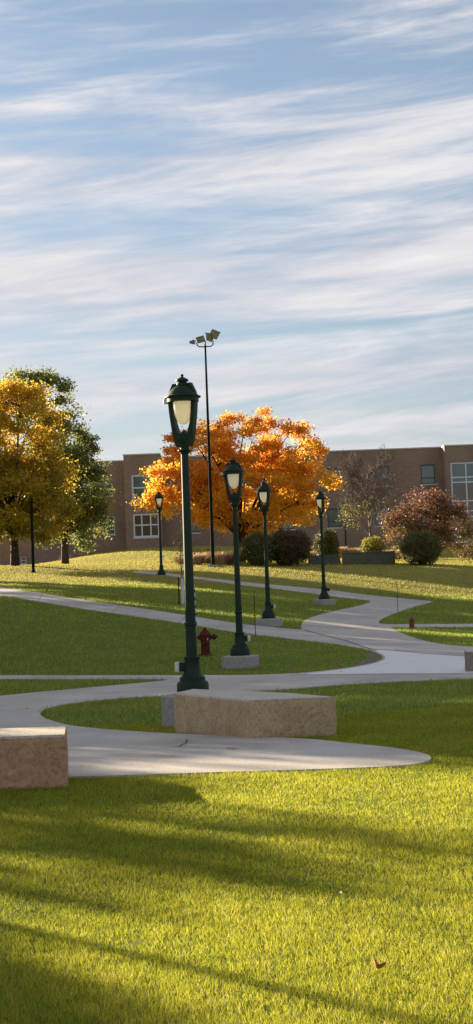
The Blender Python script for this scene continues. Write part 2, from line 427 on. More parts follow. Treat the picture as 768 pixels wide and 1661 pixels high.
def strip(name, px, w, dz=.03, m='joint'):
    p = [hit(*q) for q in px]; mb = MB(); vs = []
    P2 = []
    for a, b in zip(p[:-1], p[1:]):
        for t in np.linspace(0, 1, 6)[:-1]: P2.append(a*(1-t)+b*t)
    P2.append(p[-1])
    for i, q in enumerate(P2):
        t = P2[min(i+1, len(P2)-1)]-P2[max(i-1, 0)]; t = t[:2]/np.linalg.norm(t[:2]); nn = np.array([-t[1], t[0]])*w/2
        for sgn in (1, -1):
            x, y = q[:2]+nn*sgn; vs.append((x, y, h1(x, y)+dz))
    mb.add(vs, [(2*i, 2*i+1, 2*i+3, 2*i+2) for i in range(len(P2)-1)])
    o = mb.build(name, M[m]); return tag(o, kind='structure')
strip('path_joint', [(494,1023),(520,1030),(560,1040),(604,1055),(640,1056.5),(700,1062.5),(768,1066)], .05)
strip('path_joint', [(500,1020),(560,1021),(615,1016)], .03)
strip('path_joint', [(262,1217),(290,1214),(302,1208),(304,1203)], .025)
strip('path_joint', [(368,1217),(384,1218)], .04)
strip('path_joint', [(470,1096.5),(640,1095.2),(768,1094.6)], .04)
for a, b in (((60,978.5),(70,963)), ((180,997),(195,982)), ((290,1012),(305,998)), ((384,1029),(400,1012)), ((545,1005),(620,1006)), ((560,990),(660,990))):
    strip('path_joint', [a, b], .018)

# ------------------------------------------------------------------ grass blades
def blades(name, n, rad_lo, rad_hi, kx, hgt, wid, mat_, pow_=2.0, exclude=True):
    """blades spread over the wedge of lawn in front of the viewpoint; density falls with distance"""
    rg = np.random.default_rng(n)
    # pdf over y: density ~ y^-pow, width ~ kx*y+2  -> sample by rejection on inverse cdf table
    yy = np.linspace(rad_lo, rad_hi, 3000); pdf = yy**(-pow_)*(kx*yy+1.2); cdf = np.cumsum(pdf); cdf /= cdf[-1]
    Y = np.interp(rg.random(n), cdf, yy); X = rg.uniform(-1, 1, n)*(kx*Y+1.2)
    if exclude:
        j = .018*np.minimum(Y/10, 3); k = ~inside(PW, X+rg.normal(size=len(X))*j, Y+rg.normal(size=len(X))*j*2)
        for poly in STONES: k &= ~inside(poly, X, Y)
        k &= ~(inside(MUW, X, Y) & (rg.random(n) < .8))
        X, Y = X[k], Y[k]
    n = len(X)
    # patchiness
    pn = np.sin(X*2.1+1.3*np.sin(Y*.9))*np.sin(Y*1.7+np.sin(X*1.3)*1.5)+.7*np.sin(X*9.1+2*np.sin(Y*5.3+X))*np.sin(Y*7.7+2*np.sin(X*6.1))+.5*np.sin(X*31+2*np.sin(Y*23))*np.sin(Y*27+2*np.sin(X*19))
    Z = H(X, Y)
    hh = hgt(Y)*rg.uniform(.5, 1.3, n)*(1+.2*pn); ww = wid(Y)*rg.uniform(.7, 1.3, n)
    a = rg.uniform(0, 2*np.pi, n); lean = rg.uniform(.1, 1.05, n)*hh
    la = rg.uniform(0, 2*np.pi, n)
    side = np.stack([np.cos(a), np.sin(a), np.zeros(n)], -1)*ww[:, None]*.5
    L_ = np.stack([np.cos(la), np.sin(la), np.zeros(n)], -1)*lean[:, None]
    B = np.stack([X, Y, Z-.005], -1); upz = np.array([0, 0, 1.0])
    V = np.stack([B-side, B+side, B+L_*.3+upz*hh[:, None]*.6+side*.8, B+L_*.3+upz*hh[:, None]*.6-side*.8,
                  B+L_+upz*hh[:, None]*.97+side*.12, B+L_+upz*hh[:, None]*.97-side*.12], 1).reshape(-1, 3)
    i0 = np.arange(n)[:, None]*6
    Fa = np.concatenate([i0+np.array([[0, 1, 2, 3]]), i0+np.array([[3, 2, 4, 5]])], 0)
    tone = np.repeat(np.clip(rg.normal(.5, .22, n)+.10*pn, 0, 1), 6)
    o = npmesh(name, V, Fa, mat_, tone=tone); o.data.shade_smooth()
    return o

M['grass'] = leafmat('grass blade', [(0, (.15, .21, .03)), (.45, (.26, .35, .045)), (.8, (.35, .40, .055)), (1, (.42, .38, .12))], .6, .85, .5, .18, .7)
M['grass_near'] = leafmat('near lawn grass blade', [(0, (.15, .19, .010)), (.45, (.31, .33, .014)), (.8, (.42, .40, .02)), (1, (.56, .46, .12))], .65, .85, .45, .15, .7)  # near blades yellower, mid blades greener: sun and shade put into the colours
M['grass_dry_sunlit'] = leafmat('dry sunlit slope grass', [(0, (.25, .25, .04)), (.5, (.36, .33, .06)), (1, (.46, .39, .11))], .5, .95, .6, .25, .5)  # dry blades whose yellow also holds the sunlight on the back slope

# ------------------------------------------------------------------ stone blocks
STONES = []
def stone_block(pts_px, zh, m, label, sub=14, amp=.005, seed=1):
    """pts_px: list of world (x,y) footprint corners; rough split faces"""
    rg = np.random.default_rng(seed)
    P = [np.array(p, float) for p in pts_px]; n = len(P)
    c = sum(P)/n
    base = min(h1(*p) for p in P)-.12; top = h1(*c)+zh
    STONES.append([tuple(p) for p in P])
    t = empty('stone_block', (c[0], c[1], h1(*c)), label=label, cat='stone block', group='sandstone seat blocks along the path')
    ring = []; nr = []
    for i in range(n):
        a, b = P[i], P[(i+1) % n]; L_ = np.linalg.norm(b-a); k = max(3, int(L_/.07)); d = (b-a)/L_; nn = np.array([d[1], -d[0]])
        if np.dot(nn, (a+b)/2-c) < 0: nn = -nn
        for j in range(k):
            ring.append(a+(b-a)*j/k); nr.append(nn if j else None)
    for i in range(len(nr)):
        if nr[i] is None: q = (nr[i-1]+nr[(i+1) % len(nr)]); nr[i] = q/np.linalg.norm(q)
    m_ = len(ring); lev = 12; vs = []
    for l in range(lev+1):
        f = l/lev; z = base+(top-base)*f
        for i in range(m_):
            off = (rg.uniform(-1, 1)*amp+amp*.8*math.sin(i*.7+l*.9)*math.sin(i*.23+seed)) if 0 < l < lev else (-.012 if l == lev else 0)
            p = ring[i]+nr[i]*off
            zz = z+(0 if l < lev else rg.uniform(-.004, .004))
            vs.append((p[0]-c[0], p[1]-c[1], zz-h1(*c)))
    fs = [(l*m_+i, l*m_+(i+1) % m_, (l+1)*m_+(i+1) % m_, (l+1)*m_+i) for l in range(lev) for i in range(m_)]
    mb = MB().add(vs, fs); mb.build('rough_face', m, t)
    tp = [(r[0]-c[0], r[1]-c[1]) for r in ring]; tp = [(x*.985, y*.985) for x, y in tp]
    MB().prism(tp, top-h1(*c)-.02, top-h1(*c)+.006).build('top_face', M['stone_top'], t)
    return t
M['stone_top'] = stone('stone top painted sunlit', [(.54, .47, .38), (.6, .53, .44), (.66, .58, .49)], (1.1, 1.1, 1.1))  # paler than the rough faces: sunlight on the top put into the colour
L1 = hit(284, 1190)[:2]; C1 = hit(407, 1200)[:2]; R1 = hit(547, 1194)[:2]
B1 = R1+np.array([-.55, 1.05]); B2 = L1+np.array([.25, .75])
stone_block([L1, C1, R1, B1, B2], .535, M['stone'], 'tan sandstone block with a faceted rough face, at the foot of the nearest lamp post', seed=3)
a = hit(110, 1277)[:2]
stone_block([a, a+np.array([-.1, .95]), a+np.array([-1.9, 1.0]), a+np.array([-1.85, -.02])], .53, M['stone_red'], 'reddish sandstone block at the near left edge where the sunlit lawn meets the path', seed=5)
a = hit(757, 1091)[:2]
stone_block([a, a+np.array([.1, .85]), a+np.array([1.6, .9]), a+np.array([1.55, .03])], .45, M['stone_grey'], 'dark brown stone block at the right edge beside the pale paving', seed=8)

# ------------------------------------------------------------------ lamp posts
def arc_arm(side):
    mb = MB(); pts = []
    # silhouette half-widths by height
    prof = [(3.87, .07), (3.95, .10), (4.08, .132), (4.25, .168), (4.4, .188), (4.55, .200), (4.66, .205), (4.73, .195), (4.81, .155), (4.87, .125)]
    w = .05
    vs = []; fs = []
    for i, (z, r) in enumerate(prof):
        th = .034 if z > 4.2 else .048
        ww = w*(1.15 if z < 4.6 else .8)
        for dx, dy in ((-th, -ww), (th, -ww), (th, ww), (-th, ww)):
            vs.append((side*(r+dx), dy, z))
    for i in range(len(prof)-1):
        for j in range(4):
            k = (j+1) % 4; f = (i*4+j, i*4+k, i*4+4+k, i*4+4+j); fs.append(f if side > 0 else f[::-1])
    e = len(prof)*4-4
    fs += [(3, 2, 1, 0) if side > 0 else (0, 1, 2, 3), (e, e+1, e+2, e+3) if side > 0 else (e+3, e+2, e+1, e)]
    return mb.add(vs, fs)
def make_lamp(loc, rz, label, ground):
    t = empty('street_lamp', loc, rz, label=label, cat='lamp post', group='green lamp posts along the campus paths')
    # base and shaft
    MB().lathe([(.245, 0), (.25, .02), (.25, .15), (.235, .185), (.205, .20), (.20, .23), (.20, .255), (.165, .28), (.14, .31), (.125, .42), (.115, .52), (.125, .54), (.128, .57), (.09, .60)], 28).build('lamp_base', M['lamp_green'], t, True)
    MB().lathe([(.09, .58), (.084, 1.05), (.1, 1.065), (.1, 1.10), (.082, 1.115), (.076, 1.6), (.068, 2.6), (.06, 3.72), (.06, 3.80)], 24).build('pole', M['lamp_green'], t, True)
    hd = MB().lathe([(.066, 3.75), (.075, 3.78), (.11, 3.80), (.11, 3.815), (.07, 3.83), (.068, 3.9), (.08, 3.93), (.105, 3.98), (.105, 4.02), (.07, 4.07), (.03, 4.11), (.0, 4.14)], 20)
    hd.build('fitter', M['lamp_green'], t, True)
    arc_arm(1).build('arm', M['lamp_green'], t); arc_arm(-1).build('arm', M['lamp_green'], t)
    rf = MB().lathe([(.18, 4.575), (.25, 4.575), (.253, 4.64), (.285, 4.645), (.285, 4.662), (.25, 4.672), (.20, 4.75), (.15, 4.80), (.11, 4.825), (.095, 4.83), (.095, 4.865), (.07, 4.875), (.075, 4.90), (.10, 4.905), (.10, 4.93), (.055, 4.955), (.02, 4.975), (.02, 4.985), (.0, 4.986)], 28)
    r_ = rf.build('hood', M['lamp_green'], t, True)
    MB().lathe([(.0, 4.975), (.02, 4.98), (.027, 4.997), (.02, 5.015), (0, 5.022)], 12).build('finial', M['lamp_green'], r_, True)
    MB().lathe([(.0, 4.215), (.05, 4.225), (.085, 4.26), (.118, 4.32), (.14, 4.40), (.152, 4.48), (.157, 4.56), (.157, 4.59)], 24).build('globe', M['globe'], t, True)
    MB().box(-.335, -.268, -.03, .03, 4.57, 4.65, .008).build('light_sensor', M['white_plastic'], r_)
    # outlet box on the shaft
    return t
lamp_specs = [
 (313.5, 1125, 23.08, R(-25), 'nearest and tallest dark green lamp post, behind the faceted sandstone block', 'L', .52),
 (390, 1063, 37.3, R(-20), 'lamp post on a speckled concrete pedestal just right of the red hydrant', 'R', .40),
 (436, 1003, 53.6, R(-35), 'lamp post on the grass point in front of the dark hedge bushes', 'R', .40),
 (526.5, 972, 67.8, R(-60), 'lamp post standing against the right edge of the orange maple, beside the curving path', 'D', .38),
 (262.5, 933, 88.2, R(15), 'distant lamp post without pedestal in front of the three-pane brick building window', None, 0),
 (562, 896, 140, R(10), 'small far lamp post by the brick wall between the orange maple and the bare tree', None, 0),
]
lamps = []
for i, (px, py, d, rz, lab, boxside, ped) in enumerate(lamp_specs):
    p = at(px, py, d)
    if i == 0: t = make_lamp(p, rz, lab, ped); proto = t
    else:
        t = copy_tree(proto); t.location = [float(v) for v in p]; t.rotation_euler = (0, 0, rz); t['label'] = lab
    lamps.append((t, p, rz, boxside, ped))
for t, p, rz, boxside, ped in lamps:
    c, s = math.cos(-rz), math.sin(-rz)
    def un(v): return (v[0]*c-v[1]*s, v[0]*s+v[1]*c, v[2])
    if boxside in ('L', 'R'):
        sg = -1 if boxside == 'L' else 1
        b = MB().box(min(sg*.08, sg*.2), max(sg*.08, sg*.2), -.05, .04, .35, .49, .01).xform(un).build('outlet_box', M['lamp_green'], t)
        MB().box(min(sg*.2, sg*.27), max(sg*.2, sg*.27), -.065, .055, .34, .50, .015).xform(un).build('outlet_cover', M['white_plastic'], b)
    elif boxside == 'D':
        MB().box(.08, .26, -.06, .05, .36, .50, .012).xform(un).build('outlet_box', M['lamp_green'], t)
    if ped:
        gz = h1(p[0], p[1])-p[2]
        mb = MB().box(-.375, .375, -.375, .375, gz-.15, -.002, .025)
        mb.build('concrete_pedestal', M['pedestal'], t)
        t.children[-1].rotation_euler = (0, 0, -rz+R(6))
        STONES.append([(p[0]-.38, p[1]-.38), (p[0]+.38, p[1]-.38), (p[0]+.38, p[1]+.38), (p[0]-.38, p[1]+.38)])
    else:
        gz = h1(p[0], p[1])-p[2]
        if gz < -.01: MB().lathe([(.26, gz-.1), (.26, -.001)], 20).build('concrete_footing', M['pedestal'], t)

# headless pole on the left
p = at(54.5, 929, 93)
t = empty('light_pole', p, label='slim dark pole without a lamp head, in front of the yellow tree at the left', cat='pole')
MB().lathe([(.14, -.3), (.14, .12), (.1, .14), (.09, 1.5), (.075, 4.35), (.075, 4.38)], 14).build('pole', M['pole_brown'], t, True)
MB().lathe([(.075, 4.37), (.16, 4.40), (.17, 4.46), (.1, 4.52), (.05, 4.56), (0, 4.57)], 14).build('cap', M['pole_brown'], t, True)

# tall floodlight mast
p = at(346, 916, 96); s0 = 25.0
t = empty('floodlight_mast', p, label='very tall slender mast with a cluster of floodlights, before the orange maple', cat='floodlight')
ht = 14.25
MB().box(-.32, .32, -.32, .32, h1(p[0], p[1])-p[2]-.2, .0, .02).build('concrete_pedestal', M['pedestal'], t)
MB().lathe([(.2, 0), (.2, .06), (.12, .08), (.105, 3), (.085, 9), (.06, ht), (.06, ht+.15)], 14).build('pole', M['pole_brown'], t, True)
MB().tube([(-.55, 0, ht+.3), (-.53, 0, ht+.12), (-.4, 0, ht+.02), (0, 0, ht), (.38, 0, ht+.03), (.5, 0, ht+.12), (.53, 0, ht+.38)], .04, 8).build('crossarm', M['pole_brown'], t)
def flood(c, w, h_, dpt, rx, ry, rz):
    from mathutils import Euler
    E = Euler((rx, ry, rz)).to_matrix(); c = Vector(c)
    hs = MB(); q = .65
    vs = [(-w/2, 0, -h_/2), (w/2, 0, -h_/2), (w/2, 0, h_/2), (-w/2, 0, h_/2), (-w/2*q, dpt, -h_/2*q), (w/2*q, dpt, -h_/2*q), (w/2*q, dpt, h_/2*q), (-w/2*q, dpt, h_/2*q)]
    hs.add(vs, [(0, 1, 2, 3), (7, 6, 5, 4), (0, 4, 5, 1), (1, 5, 6, 2), (2, 6, 7, 3), (3, 7, 4, 0)])
    hs.box(-w/2-.02, w/2+.02, -.03, .03, h_/2-.01, h_/2+.02)
    hs.xform(lambda v: E @ Vector(v)+c)
    o = hs.build('floodlight_head', M['flood_grey'], t)
    MB().box(-w/2+.03, w/2-.03, -.012, -.002, -h_/2+.03, h_/2-.03).xform(lambda v: E @ Vector(v)+c).build('lens', M['flood_glass'], o)
flood((.62, -.05, ht+.78), .62, .55, .28, R(35), R(18), R(25))
flood((.24, .05, ht+.62), .5, .55, .26, R(30), R(22), R(-40))
flood((-.28, 0, ht+.48), .55, .42, .26, R(40), R(-10), R(-15))
flood((-.72, 0, ht+.33), .3, .24, .3, R(5), R(5), R(60))
MB().tube([(0, 0, ht+.1), (.02, 0, ht+.4)], .035, 6).build('bracket', M['pole_brown'], t)

# ------------------------------------------------------------------ hydrant
p = hit(334, 1064)
t = empty('fire_hydrant', p, R(8), label='weathered red fire hydrant on the shaded grass between the two nearest lamp posts', cat='hydrant')
MB().lathe([(.17, -.05), (.17, .03), (.155, .035), (.155, .05), (.115, .06), (.11, .12), (.108, .44), (.15, .455), (.15, .49), (.12, .50), (.115, .56)], 20).build('barrel', M['hydrant_red'], t, True)
MB().lathe([(.125, .56), (.14, .575), (.14, .60), (.11, .66), (.07, .71), (.05, .72), (.035, .73), (.035, .79), (0, .79)], 18).build('bonnet', M['hydrant_red'], t, True)
MB().lathe([(.06, .08), (.06, .19), (.085, .195), (.085, .235), (.06, .24), (.05, .265), (.03, .27), (.03, .30), (0, .3)], 14, (0, 0, .53), 'x').build('hose_nozzle', M['hydrant_red'], t, True)
MB().lathe([(.045, -.08), (.045, -.14), (.06, -.145), (.06, -.175), (.03, -.18), (.02, -.20), (0, -.2)][::-1], 14, (0, 0, .52), 'x').build('hose_nozzle', M['hydrant_red'], t, True)
MB().lathe([(0, -.30), (.03, -.29), (.03, -.25), (.075, -.235), (.075, -.19), (.06, -.18), (.06, -.08)], 14, (0, 0, .38), 'y').build('steamer_nozzle', M['hydrant_red'], t, True)
MB().tube([(.05, -.15, .50), (.02, -.2, .42), (-.03, -.19, .34), (-.02, -.15, .42)], .008, 5).build('chain', M['white_plastic'], t)

# marker rods
def rod(px, py, h_, label, bands=True):
    p = hit(px, py); t = empty('marker_rod', p, label=label, cat='marker', group='thin marker rods stuck in the grass')
    MB().tube([(0, 0, -.1), (0, 0, h_)], .012, 6).build('rod', M['white_plastic'] if bands else M['pole_brown'], t)
    if bands:
        for z in np.arange(h_*.45, h_, .22): MB().lathe([(.015, z), (.015, z+.09)], 8).build('band', M['hydrant_red'], t)
rod(320, 1064, 2.0, 'thin banded marker rod standing beside the red hydrant')
rod(415, 1034, 1.5, 'thin plain rod in the grass just right of the second nearest lamp post', False)
rod(646, 994, 1.25, 'thin plain rod at the edge of the right-hand grass beyond the wide path', False)

# brown pipe bollard at right
p = hit(668.5, 1021)
t = empty('vent_pipe', p, label='short rusty brown capped pipe at the edge of the thin path on the right', cat='pipe')
MB().lathe([(.12, -.05), (.12, .04), (.10, .05), (.10, .33), (.115, .335), (.115, .36), (.10, .37)], 16).build('pipe', M['rust'], t, True)
MB().lathe([(.105, .365), (.105, .39), (.08, .43), (.03, .45), (.03, .48), (0, .48)], 16).build('cap', M['rust'], t, True)

# ------------------------------------------------------------------ building
YF = 155.0
def fx(px, py, Y=YF):
    r = ray(px, py); k = (Y-CAM[1])/r[1]; return CAM[0]+k*r[0], CAM[2]+k*r[2]
B = empty('brick_building', (0, YF, 5), label='long two-storey brown brick building with flat roofs and projecting bays across the background', cat='building')
def wl(v): return (v[0], v[1]-YF, v[2]-5)
def rect(x0, y0, x1, y1, Y):
    ym = (y0+y1)/2; xm = (x0+x1)/2
    return fx(x0, ym, Y)[0], fx(x1, ym, Y)[0], fx(xm, y1, Y)[1], fx(xm, y0, Y)[1]   # X0,X1,Z0,Z1
def wallbox(name, X0, X1, Y0, Y1, Z0, Z1, holes):
    """brick volume whose front face (Y0) has real window openings"""
    mb = MB()
    xs = sorted({X0, X1, *[h[0] for h in holes], *[h[1] for h in holes]}); zs = sorted({Z0, Z1, *[h[2] for h in holes], *[h[3] for h in holes]})
    for i in range(len(xs)-1):
        for j in range(len(zs)-1):
            cx, cz = (xs[i]+xs[i+1])/2, (zs[j]+zs[j+1])/2
            if any(h[0] < cx < h[1] and h[2] < cz < h[3] for h in holes): continue
            mb.add([(xs[i], Y0, zs[j]), (xs[i+1], Y0, zs[j]), (xs[i+1], Y0, zs[j+1]), (xs[i], Y0, zs[j+1])], [(0, 1, 2, 3)])
    for h in holes:
        a, b, c, d = h; D = Y0+.3
        mb.add([(a, Y0, c), (b, Y0, c), (b, Y0, d), (a, Y0, d), (a, D, c), (b, D, c), (b, D, d), (a, D, d)], [(0, 4, 5, 1), (1, 5, 6, 2), (2, 6, 7, 3), (3, 7, 4, 0)])
    mb.add([(X0, Y0, Z0), (X1, Y0, Z0), (X1, Y0, Z1), (X0, Y0, Z1), (X0, Y1, Z0), (X1, Y1, Z0), (X1, Y1, Z1), (X0, Y1, Z1)], [(4, 0, 3, 7), (1, 5, 6, 2), (5, 4, 7, 6), (3, 2, 6, 7)])
    mb.xform(wl).build(name, M['brick'], B)
    MB().box(X0-.06, X1+.06, Y0-.08, Y1, Z1+.001, Z1+.13).xform(wl).build('roof_coping', M['coping'], B)
def window(r, Y0, frame, glass, vx=(), hz=(), fw=.08, sill=True):
    a, b, c, d = r; Yg = Y0+.14
    mb = MB(); e = .002
    mb.box(a+e, a+fw, Yg-.06, Yg+.05, c+e, d-e); mb.box(b-fw, b-e, Yg-.06, Yg+.05, c+e, d-e)
    mb.box(a+fw, b-fw, Yg-.06, Yg+.05, c+e, c+fw); mb.box(a+fw, b-fw, Yg-.06, Yg+.05, d-fw, d-e)
    for f in vx: X = a+(b-a)*f; mb.box(X-fw*.4, X+fw*.4, Yg-.05, Yg+.04, c+fw, d-fw)
    for f in hz: Z = d+(c-d)*f; mb.box(a+fw, b-fw, Yg-.055, Yg+.035, Z-fw*.4, Z+fw*.4)
    w = mb.xform(wl).build('window', frame, B)
    MB().box(a+fw, b-fw, Yg, Yg+.02, c+fw, d-fw).xform(wl).build('pane', glass, w)
    if sill: MB().box(a-.1, b+.1, Y0-.07, Y0+.05, c-.14, c-.002).xform(wl).build('sill', M['sill'], w)
ZB = 2.0
# left wing (set back)
YL = 157.5
zt = fx(180, 749, YL)[1]; x_end = fx(203, 820, YF)[0]
hl = [rect(172, 838, 186.5, 867, YL), rect(170, 784, 183, 804, YL), rect(34, 903, 43, 915, YL), rect(96, 899.5, 115, 907, YL), rect(100, 838, 116, 867, YL), rect(100, 784, 116, 804, YL), rect(30, 838, 46, 867, YL), rect(30, 784, 46, 804, YL)]
wallbox('wall', fx(-30, 820, YL)[0], x_end-.01, YL, YL+16, ZB, zt, hl)
for h in hl: window(h, YL, M['white_paint'], M['glass'], hz=(.5,), sill=True)
# left bay
XB1 = fx(262, 820, YF)[0]; zt = fx(228, 738, YF)[1]
hb = [rect(214, 770, 252, 812, YF), rect(216.5, 833, 259, 871.5, YF)]
wallbox('wall', x_end, XB1, YF, YF+18, ZB, zt, hb)
window(hb[0], YF, M['white_paint'], M['glass'], hz=(.5,), fw=.17); window(hb[1], YF, M['white_paint'], M['glass_brown'], vx=(.33, .67), hz=(.48,), fw=.17)
# centre
YC = YF+1.5
XC2 = fx(724.5, 800, YF-.8)[0]; zt = fx(533, 733, YC)[1]
hc = []
for xx in (694.5, 620.5, 543, 466, 389, 312):
    o2 = (xx-694.5)*math.tan(ROLL)
    hc.append(rect(xx-11.5, 753.5-o2, xx+11.5, 785-o2, YC)); hc.append(rect(xx-11.5, 819-o2, xx+11.5, 850-o2, YC))
wallbox('wall', XB1+.01, XC2-.01, YC, YC+18, ZB, zt, hc)
for h in hc: window(h, YC, M['dark_frame'], M['glass'], hz=(.68,), fw=.11)
# right bay with the big window
YR = YF-.8
XR = fx(724.5, 800, YR)[0]; zt = fx(745, 723, YR)[1]
hr = [rect(732.5, 748, 858, 838, YR), rect(732.5, 866, 858, 890, YR)]
for h in hr: pass
wallbox('wall', XR, XR+16, YR, YR+20, ZB, zt, hr)
window(hr[0], YR, M['white_paint'], M['glass'], vx=(.2, .4, .6, .8), hz=(.27, .36, .70, .88), fw=.16, sill=False)
window(hr[1], YR, M['white_paint'], M['glass_brown'], vx=(.2, .4, .6, .8), hz=(.5,), fw=.14, sill=False)
a_, b_, c_, d_ = hr[0]
# lower panels carry the brown reflection as pane colour
zm = d_+(c_-d_)*.36
MB().box(a_+.16, b_-.16, YR+.13, YR+.138, c_+.16, zm).xform(wl).build('pane', M['glass_brown'], B)

# low retaining wall and steps
a = hit(556, 916); b = hit(641, 915)
t = empty('retaining_wall', (a+b)/2, label='low grey concrete retaining wall between the steps and the round bush', cat='wall')
L_ = (b[0]-a[0])/2; zz = 0.78
MB().box(-L_, L_, -.15, .2, -.5, zz, .02).build('wall', M['wallc'], t)
MB().box(-L_-.03, L_+.03, -.18, .23, zz+.001, zz+.07, .01).build('cap', M['wallc'], t)
a = hit(502, 916); b = hit(554, 916)
t = empty('garden_steps', (a+b)/2, label='broad shallow stone steps between the clipped hedge and the low retaining wall', cat='steps')
L_ = (b[0]-a[0])/2-.02
for k in range(4): MB().box(-L_, L_, .45*k, .45*k+.6, -.4, .17*(k+1), .012).build('step', M['wallc'], t)

# ------------------------------------------------------------------ vegetation
def limb(mb, p0, p1, r0, r1, rg, seg=6, n=6, sag=.12):
    p0 = np.array(p0); p1 = np.array(p1); L_ = np.linalg.norm(p1-p0); mid = (p0+p1)/2+rg.normal(size=3)*L_*sag*.6+np.array([0, 0, L_*sag])
    ts = np.linspace(0, 1, n); pts = [(1-t)**2*p0+2*t*(1-t)*mid+t*t*p1 for t in ts]
    mb.tube(pts, [r0+(r1-r0)*t for t in ts], seg); return pts
def tree(name, base, lobes, trunk_h, trunk_r, ncl, nleaf, leaf, lm, bm, seed, label, cat='tree', group=None, clr=.75, flat=.7, limbs=9, shell=.45, thin=None, fork=None):
    rg = np.random.default_rng(seed); base = np.array(base, float)
    t = empty(name, base, label=label, cat=cat, group=group)
    wood = MB()
    fz = trunk_h
    fk = np.array(fork if fork is not None else (0, 0, fz), float)
    wood.tube([(0, 0, -.5), (0, 0, 0), (fk[0]*.3, 0, fz*.5), tuple(fk)], [trunk_r*1.5, trunk_r*1.15, trunk_r*.95, trunk_r*.85], 12)
    vol = np.array([l[3]*l[4]*l[5] for l in lobes]); pick = rg.choice(len(lobes), ncl, p=vol/vol.sum())
    dirs = rg.normal(size=(ncl, 3)); dirs /= np.linalg.norm(dirs, axis=1)[:, None]
    rr = (shell+(1-shell)*rg.random(ncl))**.6
    Lb = np.array(lobes)[pick]
    C = Lb[:, :3]+dirs*rr[:, None]*Lb[:, 3:6]
    nodes = []
    for l in lobes:
        for _ in range(max(2, int(limbs*l[3]*l[4]*l[5]/vol.sum()))):
            d = rg.normal(size=3); d /= np.linalg.norm(d); d[2] = abs(d[2])*.7
            tgt = np.array(l[:3])+d*np.array(l[3:6])*.75
            pts = limb(wood, fk, tgt, trunk_r*.5, trunk_r*.08, rg, 7, 9)
            nodes += pts[2:]
    nodes = np.array(nodes)
    for c in C:
        k = np.argmin(((nodes-c)**2).sum(1)+ (nodes[:, 2] > c[2])*4)
        limb(wood, nodes[k], c, trunk_r*.09, trunk_r*.025, rg, 4, 4)
    wood.build('trunk', bm, t)
    per = rg.poisson(nleaf/ncl, ncl)
    ci = np.repeat(np.arange(ncl), per)
    sz = rg.uniform(.6, 1.25, ncl)*clr
    off = rg.normal(size=(len(ci), 3))*np.array([1, 1, flat])*sz[ci][:, None]*.55
    P = C[ci]+off
    V, Fa = leaf_arrays(P, leaf, rg)
    ctone = rg.normal(0, .13, ncl)
    hz_ = (P[:, 2]-P[:, 2].min())/(P[:, 2].max()-P[:, 2].min())
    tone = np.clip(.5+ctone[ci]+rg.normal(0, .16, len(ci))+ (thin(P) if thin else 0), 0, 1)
    npmesh('crown', V, Fa, lm, t, tone=np.repeat(tone, 4))
    return t

M['leaf_orange'] = leafmat('orange maple leaf', [(0, (.80, .50, .04)), (.3, (.86, .44, .035)), (.6, (.80, .33, .035)), (.85, (.64, .23, .045)), (1, (.45, .18, .05))], .7, .82, .5, .25, .35)
M['leaf_yellow'] = leafmat('yellow green maple leaf', [(0, (.20, .20, .03)), (.35, (.38, .31, .04)), (.62, (.58, .40, .035)), (1, (.72, .42, .04))], .62, .85, .5, .2, .3)
M['leaf_green'] = leafmat('dark green leaf', [(0, (.10, .13, .04)), (.5, (.20, .23, .07)), (1, (.31, .31, .09))], .6, .9, .5, .2, .4)
M['leaf_shrub'] = leafmat('clipped shrub leaf', [(0, (.08, .09, .028)), (.6, (.15, .15, .045)), (1, (.22, .17, .06))], .3, .9, .5, .2, .6)
M['leaf_shrub_red'] = leafmat('reddish shrub leaf', [(0, (.07, .07, .025)), (.5, (.13, .09, .045)), (1, (.22, .10, .06))], .3, .9, .5, .2, .6)
M['leaf_crab'] = leafmat('purple brown leaf', [(0, (.22, .19, .03)), (.3, (.17, .12, .04)), (.6, (.17, .085, .045)), (1, (.26, .11, .075))], .4, .9, .5, .15, .5)
M['leaf_lime'] = leafmat('lime yellow leaf', [(0, (.14, .16, .025)), (.6, (.30, .27, .04)), (1, (.48, .38, .05))], .5, .9, .5, .15, .5)
M['straw'] = leafmat('tan ornamental grass', [(0, (.32, .22, .12)), (.5, (.5, .36, .2)), (1, (.62, .48, .3))], .4, 1, .7, .1, .5)

def grnd(px, py, d):
    p = at(px, py, d); return np.array([p[0], p[1], h1(p[0], p[1])])
# orange maple: S = 2400/106 px per metre
d_ = 106.0; S_ = F/d_
b = grnd(393, 905, d_); b0 = b
pz = at(393, 905, d_)
def lobe(px, py, rx, ry, rdep, d, dd=0):
    p = at(px, py, d); q = p-np.array([b0[0], b0[1], b0[2]]); s = F/d
    return (q[0], q[1]+dd, q[2], rx/s, rdep, ry/s)
OL = [lobe(330, 735, 62, 55, 2.8, d_, -.3), lobe(272, 792, 50, 50, 2.6, d_, -.6), lobe(400, 715, 62, 55, 3.3, d_, .6), lobe(478, 730, 48, 52, 3.0, d_, 0),
      lobe(400, 800, 95, 62, 4.2, d_, 0), lobe(500, 790, 52, 46, 2.8, d_, -.4), lobe(335, 815, 45, 45, 2.6, d_, -.8), lobe(470, 822, 50, 32, 2.6, d_, -1), lobe(410, 848, 60, 24, 2.4, d_, -.5)]
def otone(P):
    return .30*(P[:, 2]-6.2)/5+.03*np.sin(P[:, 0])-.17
tree('maple_tree', b, OL, 1.6, .26, 360, 64000, .20, M['leaf_orange'], M['dark_bark'], 11, 'broad maple in glowing orange autumn leaf in the middle, behind the hedge bushes', clr=.62, flat=.6, limbs=16, thin=otone, fork=(.0, 0, 1.6))
